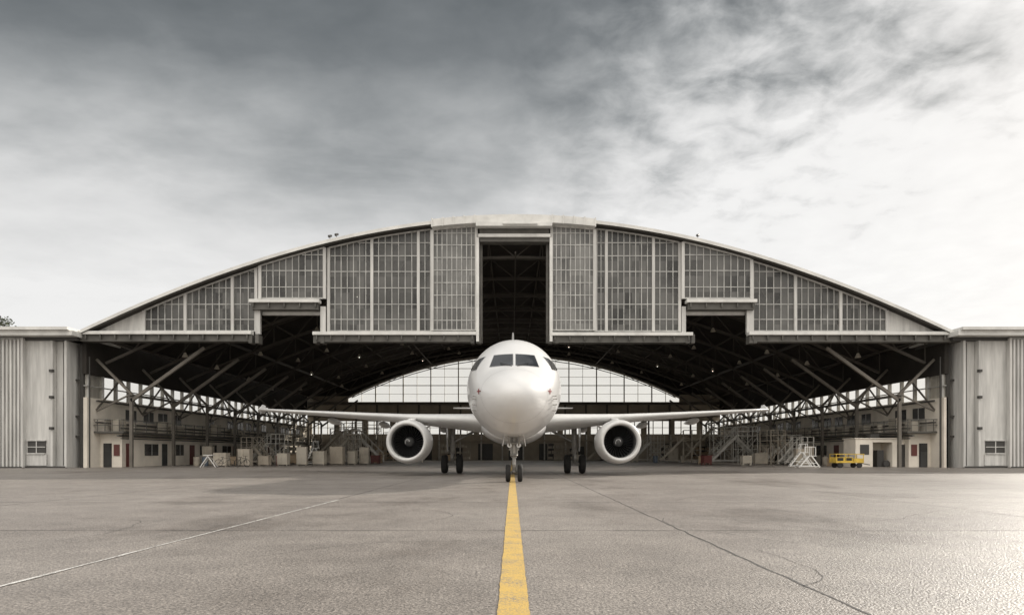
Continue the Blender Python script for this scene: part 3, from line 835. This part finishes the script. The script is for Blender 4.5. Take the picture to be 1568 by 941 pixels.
b=MB(); b.box(-1.25,1.1,-.6,.6,.42,.52); b.box(-1.2,.2,-.55,.55,.52,.9); b.box(-1.25,1.15,-.6,.6,1.12,1.18)
for x in (-1.2,-.4,.4,1.08): 
    for y in (-.56,.56): b.box(x-.03,x+.03,y-.03,y+.03,.5,1.13)
b.box(.25,1.1,-.55,.55,.52,.8)
b.obj('body',M_yellow,bevel=.02).parent=c
b=MB(); b.box(-1.1,-.6,-.57,-.54,.6,.85); b.box(-.45,.1,-.575,-.54,.62,.84); b.beam((1.1,0,.4),(1.9,0,.25),.06)
for x in (-.85,.75):
    for y in (-.5,.5): b.cyl((x,y-.08,.22),(x,y+.08,.22),.22,n=16)
b.obj('wheels_and_panels',M_tyre).parent=c
def stepladder(loc,rot,h):
    c=group('step_ladder',loc,rot)
    b=MB()
    for y in (0,.7):
        b.beam((-1.0,y,0.05),(-.1,y,h),.06,.09); b.beam((.85,y,0.05),(.1,y,h),.06,.09); b.beam((-1.0,y,.12),(.85,y,.12),.06)
        b.beam((-.1,y,h),(-.1,y,h+.75),.04); b.beam((.45,y,h),(.45,y,h+.75),.04); b.beam((-.1,y,h+.75),(.45,y,h+.75),.04); b.beam((-.6,y,h*.4),(.6,y,h*.4),.04)
    b.box(-.15,.55,0,.7,h-.03,h+.03)
    n=int(h/.25)
    for i in range(n): t=(i+.5)/n; b.box(-1.0+.9*t-.1,-1.0+.9*t+.1,0,.7,.05+(h-.05)*t,.09+(h-.05)*t)
    b.obj('ladder_frame',M_ladder).parent=c
stepladder((25.1,57.4,0),.1,1.0); stepladder((25.7,60.5,0),-.2,1.3); stepladder((-22,76,0),.5,1.8)
c=group('equipment_shed',(33.0,61.8,0))
b=MB(); b.box(-2.4,-.85,-1,1.2,0,2.5); b.box(.9,2.4,-1,1.2,0,2.5); b.box(-.85,.9,.9,1.2,0,2.5); b.box(-2.5,2.5,-1.1,1.3,2.5,2.58); b.box(-.85,.9,-1,-.9,2.2,2.5)
b.obj('walls',M_plaster,bevel=.02).parent=c
b=MB(); b.box(-2.0,-1.2,-1.03,-.9,1.1,2.0); b.box(-.2,.4,-.5,.2,0,1.5); b.box(1.3,2.0,-1.03,-.9,0,2.0); b.cyl((.55,-.7,.3),(.55,-.3,.3),.3); b.box(-.7,.1,-.3,.5,2.58,2.95)
b.obj('dark_openings',M_dkdoor).parent=c
def cabinet(x,y,w,h,rot=0):
    c=group('storage_cabinet',(x,y,0),rot)
    b=MB(); b.box(0,w,0,.6,.1,h); b.box(-.02,w+.02,-.02,.62,h,h+.04); b.box(.03,w/2-.01,-.02,.02,.15,h-.05); b.box(w/2+.01,w-.03,-.02,.02,.15,h-.05)
    b.box(w/2-.08,w/2-.05,-.05,0,h*.5,h*.65); b.box(.05,.12,.05,.12,0,.1); b.box(w-.12,w-.05,.05,.12,0,.1); b.box(.05,.12,.5,.57,0,.1); b.box(w-.12,w-.05,.5,.57,0,.1)
    b.obj('cabinet_body',random.choice([M_cabinet,M_dock,M_backw])).parent=c
x=-27.6
for i in range(9):
    w=random.uniform(.6,1.5);h=random.uniform(.7,1.9)
    cabinet(x,63+i*1.5,w,h,random.uniform(-.3,.3)); x+=w+random.uniform(-.1,.4)
for (x,y,w,h) in ((27.5,66,1.2,1.6),(29.2,68,.9,1.9),(26,73,1.4,1.2),(-31.8,70,1.0,1.9),(-31.5,78,1.2,1.7),(22,96,1.4,1.9),(19,103,1.3,1.8)): cabinet(x,y,w,h)
def crate(x,y,w,h):
    c=group('wooden_crate',(x,y,0),random.uniform(-.5,.5)); b=MB()
    b.box(-w/2,w/2,-w/2,w/2,.1,h)
    for q in (-w/2,0,w/2): b.box(q-.05,q+.05,-w/2-.03,w/2+.03,0,.1); b.box(q-.04,q+.04,-w/2-.025,-w/2,.1,h)
    for z in (.15,h-.1): b.box(-w/2-.01,w/2+.01,-w/2-.045,-w/2-.026,z,z+.08)
    b.obj('crate_body',M_wood).parent=c
def drum(x,y):
    c=group('oil_drum',(x,y,0)); b=MB()
    b.rev((0,0,0),(0,0,1),[(0,.001),(0,.29),(.28,.29),(.3,.305),(.32,.29),(.58,.29),(.6,.305),(.62,.29),(.87,.29),(.88,.27),(.86,.27),(.86,.001)],n=20)
    b.obj('drum_body',random.choice([M_blue,M_maroon,M_dock]),smooth=True).parent=c
def rack(x,y,w,h,rot=0):
    c=group('storage_rack',(x,y,0),rot); b=MB(); g_=MB()
    for u in (0,w/2,w):
        for v in (0,.8): b.box(u-.04,u+.04,v-.04,v+.04,0,h)
    for k in range(4):
        z=.2+k*(h-.3)/3; b.box(-.05,w+.05,-.05,.85,z,z+.05)
        u=.1
        while u<w-.5 and k<3:
            ww=random.uniform(.3,.7); g_.box(u,u+ww,.1,.7,z+.052,z+random.uniform(.3,.7)); u+=ww+random.uniform(.05,.3)
    b.obj('rack_frame',M_dock).parent=c; g_.obj('stored_boxes',random.choice([M_wood,M_cabinet,M_dock])).parent=c
for (x,y,w,h) in ((-29,70,1.1,.9),(-25,79,1.3,1.1),(-17,86,1.0,.8),(28.5,67,1.1,1.0),(22,78,1.2,.9),(16,101,1.4,1.2),(-10,104,1.2,1.0),(30.5,64.5,.9,.8)): crate(x,y,w,h)
for (x,y) in ((-30.5,66),(-29.8,66.3),(-24,86),(29.8,70),(30.5,70.4),(22.5,90),(-31,74),(18.5,88),(31,67.5)): drum(x,y)
for (x,y,w,h) in ((-30,112,5,3),(-23,114,5,2.6),(-12,114,5,3.2),(6,114,5,3),(14,115,6,2.8),(22,113,5,3.2),(29,112,4,2.6)): rack(x,y,w,h)
rack(-31.5,84,3,2.4,math.radians(90)); rack(31.8,98,3,2.6,math.radians(90)); rack(-31.3,96,4,2.4,math.radians(90)); rack(31.6,84,3.5,2.3,math.radians(90))
c=group('folding_trestle',(-26.8,60.0,0),.15)
b=MB()
for y in (0,.8):
    b.beam((-.6,y,0),(0.1,y,1.05),.06); b.beam((.7,y,0),(0,y,1.05),.06)
b.box(-.35,.45,-.05,.85,1.03,1.09); b.beam((-.45,0,.3),(-.45,.8,.3),.05); b.beam((.5,0,.3),(.5,.8,.3),.05)
b.quad((-.55,.02,.1),(.0,.02,1.0),(.0,.75,1.0),(-.55,.75,.1))
b.obj('trestle_frame',M_ladder).parent=c
def bicycle(x,y,rot):
    c=group('bicycle',(x,y,0),rot); b=MB(); t=MB()
    for u in (-.52,.52):
        for k in range(20):
            a0=2*math.pi*k/20;a1=2*math.pi*(k+1)/20
            t.beam((u+.33*math.cos(a0),0,.34+.33*math.sin(a0)),(u+.33*math.cos(a1),0,.34+.33*math.sin(a1)),.035)
        for k in range(6):
            a0=math.pi*k/6; b.beam((u+.32*math.cos(a0),0,.34+.32*math.sin(a0)),(u-.32*math.cos(a0),0,.34-.32*math.sin(a0)),.006)
    for p,q in (((-.52,.34),(-.1,.3)),((-.1,.3),(-.2,.85)),((-.52,.34),(-.18,.75)),((-.18,.75),(.35,.8)),((-.1,.3),(.36,.72)),((.34,.95),(.52,.34))):
        b.beam((p[0],0,p[1]),(q[0],0,q[1]),.035)
    b.beam((.33,-.28,.98),(.33,.28,.98),.03); b.box(-.33,-.08,-.07,.07,.85,.9)
    b.obj('frame',M_dkdoor).parent=c; t.obj('wheels',M_tyre).parent=c
bicycle(-25.5,60.6,.2); bicycle(-24.2,61.2,-.3)
for (x,y) in ((-12,88),(13.5,86),(17,95),(-16,80),(9.5,101),(20.5,72),(-20,74),(-23,68),(24,70),(-14,96)):
    c=group('tool_trolley',(x,y,0),random.uniform(-.4,.4))
    b=MB(); b.box(-.5,.5,-.3,.3,.2,.95); b.box(-.55,.55,-.33,.33,.95,1.0)
    for i in range(4): b.box(-.46,.46,-.325,-.29,.25+i*.17,.39+i*.17)
    b.beam((.55,-.3,.9),(.7,-.3,1.05),.03); b.beam((.55,.3,.9),(.7,.3,1.05),.03); b.beam((.7,-.3,1.05),(.7,.3,1.05),.03)
    for u in (-.4,.4):
        for v in (-.22,.22): b.cyl((u,v-.03,.1),(u,v+.03,.1),.1,n=10)
    b.obj('trolley_body',random.choice([M_maroon,M_cabinet,M_dock])).parent=c

# ------------------------------------------------------------------ tree (behind left annex)
tree=empty('tree',(-51.7,69,0))
tb=MB()
def limb(p,q,r0,r1): tb.cyl(p,q,r0,r1,n=8)
limb((0,0,0),(0.2,0,5),.35,.27); limb((.2,0,5),(.0,.2,9),.27,.17); limb((0,.2,9),(.2,.1,13),.17,.05)
tips=[]
for i in range(34):
    z0=random.uniform(5,13.0); a=random.uniform(0,2*math.pi); l=random.uniform(1.8,3.9)*(1-.3*(z0-5)/8)
    e=(.1+l*math.cos(a),l*math.sin(a),z0+l*random.uniform(.3,.75))
    limb((.1,.1,z0),e,.09,.025); tips.append(e)
    for j in range(3):
        e2=tuple(e[k]+random.uniform(-.9,.9) for k in range(3)); limb(e,e2,.025,.01); tips.append(e2)
tb.obj('trunk',M_bark).parent=tree
lf=MB()
for t in tips:
    for j in range(40):
        c_=Vector(t)+Vector((random.gauss(0,.34),random.gauss(0,.34),random.gauss(0,.25)))
        a=Vector((random.uniform(-1,1),random.uniform(-1,1),random.uniform(-1,1))).normalized()*.13
        b_=a.cross(Vector((random.uniform(-1,1),random.uniform(-1,1),random.uniform(-1,1)))).normalized()*.07
        lf.quad(c_-a,c_+b_,c_+a,c_-b_)
o=lf.obj('foliage',M_leaf); o.parent=tree

# ------------------------------------------------------------------ world
w=bpy.data.worlds.new('World'); scene.world=w; w.use_nodes=True
nt=w.node_tree;N=nt.nodes;L=nt.links
for n_ in list(N): N.remove(n_)
out=N.new('ShaderNodeOutputWorld')
SUN_EL=math.radians(27); SUN_AZ=math.radians(52)
sky=N.new('ShaderNodeTexSky'); sky.sky_type='NISHITA'; sky.sun_disc=False
sky.sun_elevation=SUN_EL; sky.sun_rotation=SUN_AZ; sky.dust_density=3
bg1=N.new('ShaderNodeBackground'); bg1.inputs[1].default_value=0.06
L.new(sky.outputs[0],bg1.inputs[0])
tc=N.new('ShaderNodeTexCoord'); sx=N.new('ShaderNodeSeparateXYZ'); L.new(tc.outputs['Generated'],sx.inputs[0])
def math_(op,a,b=None,c=None,clamp=False):
    n=N.new('ShaderNodeMath');n.operation=op;n.use_clamp=clamp
    for i,v in enumerate((a,b,c)):
        if v is None: continue
        if isinstance(v,(int,float)): n.inputs[i].default_value=v
        else: L.new(v,n.inputs[i])
    return n.outputs[0]
xx,yy,zz=sx.outputs
zp=math_('ADD',math_('MAXIMUM',zz,0.0),0.16)
cx=math_('DIVIDE',xx,zp); cy=math_('DIVIDE',yy,zp)
cv=N.new('ShaderNodeCombineXYZ'); L.new(cx,cv.inputs[0]);L.new(cy,cv.inputs[1])
def noise(scale,det,ro,stretch=(1,1,1),rot=0,dist=0.0):
    mp=N.new('ShaderNodeMapping'); mp.inputs['Scale'].default_value=stretch; mp.inputs['Rotation'].default_value=(0,0,rot)
    L.new(cv.outputs[0],mp.inputs[0])
    n=N.new('ShaderNodeTexNoise'); n.inputs['Scale'].default_value=scale;n.inputs['Detail'].default_value=det;n.inputs['Roughness'].default_value=ro
    n.inputs['Distortion'].default_value=dist
    L.new(mp.outputs[0],n.inputs['Vector']); return n.outputs['Fac']
n_big=noise(0.9,3,0.5)
n_mot=noise(8.5,6,0.56,dist=.25)
n_str=noise(2.0,5,0.55,stretch=(.7,1.2,1),rot=math.radians(-40),dist=.3)
rightm=math_('MULTIPLY_ADD',xx,3.2,0.05,clamp=True)
ze=math_('SUBTRACT',zz,math_('MULTIPLY',math_('MAXIMUM',xx,-0.22),0.215))
ze=math_('ADD',ze,math_('MULTIPLY',math_('SUBTRACT',n_big,0.5),0.12))
amp=math_('MULTIPLY_ADD',rightm,0.46,0.06)
ze=math_('SUBTRACT',ze,math_('MULTIPLY',math_('SUBTRACT',n_mot,0.48),amp))
ze=math_('SUBTRACT',ze,math_('MULTIPLY',math_('SUBTRACT',n_str,0.5),0.22))
ramp=N.new('ShaderNodeValToRGB'); e=ramp.color_ramp.elements
stops=[(0,(1.0,.995,.98)),(.24,(.92,.915,.905)),(.33,(.75,.75,.745)),(.40,(.53,.54,.54)),(.46,(.34,.355,.36)),(.52,(.205,.22,.228)),(.60,(.105,.12,.127)),(.70,(.20,.21,.22)),(.80,(.7,.70,.70)),(1.0,(1.0,.99,.97))]
e[0].position=0;e[0].color=stops[0][1]+(1,);e[1].position=1;e[1].color=stops[-1][1]+(1,)
for p,c in stops[1:-1]:
    q=e.new(p);q.color=c+(1,)
L.new(ze,ramp.inputs[0])
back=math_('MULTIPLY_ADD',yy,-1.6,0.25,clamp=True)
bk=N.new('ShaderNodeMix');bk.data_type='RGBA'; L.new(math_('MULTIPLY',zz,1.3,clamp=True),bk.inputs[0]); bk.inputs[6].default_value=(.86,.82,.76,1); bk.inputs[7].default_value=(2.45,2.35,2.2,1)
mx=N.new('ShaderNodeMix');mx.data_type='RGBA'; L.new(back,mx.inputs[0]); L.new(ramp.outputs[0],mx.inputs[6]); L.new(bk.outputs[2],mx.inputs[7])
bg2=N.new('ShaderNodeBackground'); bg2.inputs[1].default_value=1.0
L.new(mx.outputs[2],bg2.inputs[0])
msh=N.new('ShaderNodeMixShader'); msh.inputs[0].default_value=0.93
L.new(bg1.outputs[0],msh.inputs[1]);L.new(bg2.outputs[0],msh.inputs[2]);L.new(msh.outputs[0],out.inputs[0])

sl=bpy.data.lights.new('sun','SUN'); sl.energy=4.2; sl.angle=math.radians(1.5); sl.color=(1,.94,.85)
so=bpy.data.objects.new('sun',sl); COL.objects.link(so)
dv=Vector((math.sin(SUN_AZ)*math.cos(SUN_EL),math.cos(SUN_AZ)*math.cos(SUN_EL),math.sin(SUN_EL)))
so.rotation_euler=dv.to_track_quat('Z','Y').to_euler(); so.location=(60,20,60)

cam=bpy.data.cameras.new('camera'); co=bpy.data.objects.new('camera',cam); COL.objects.link(co)
cam.sensor_width=36; cam.lens=36*1045/1568; cam.shift_y=(693-470.5)/1568; cam.clip_end=8000
co.location=(0,0,HZ); co.rotation_euler=(math.radians(90),0,0)
scene.camera=co
scene.view_settings.view_transform='Standard'; scene.view_settings.look='None'; scene.view_settings.exposure=0
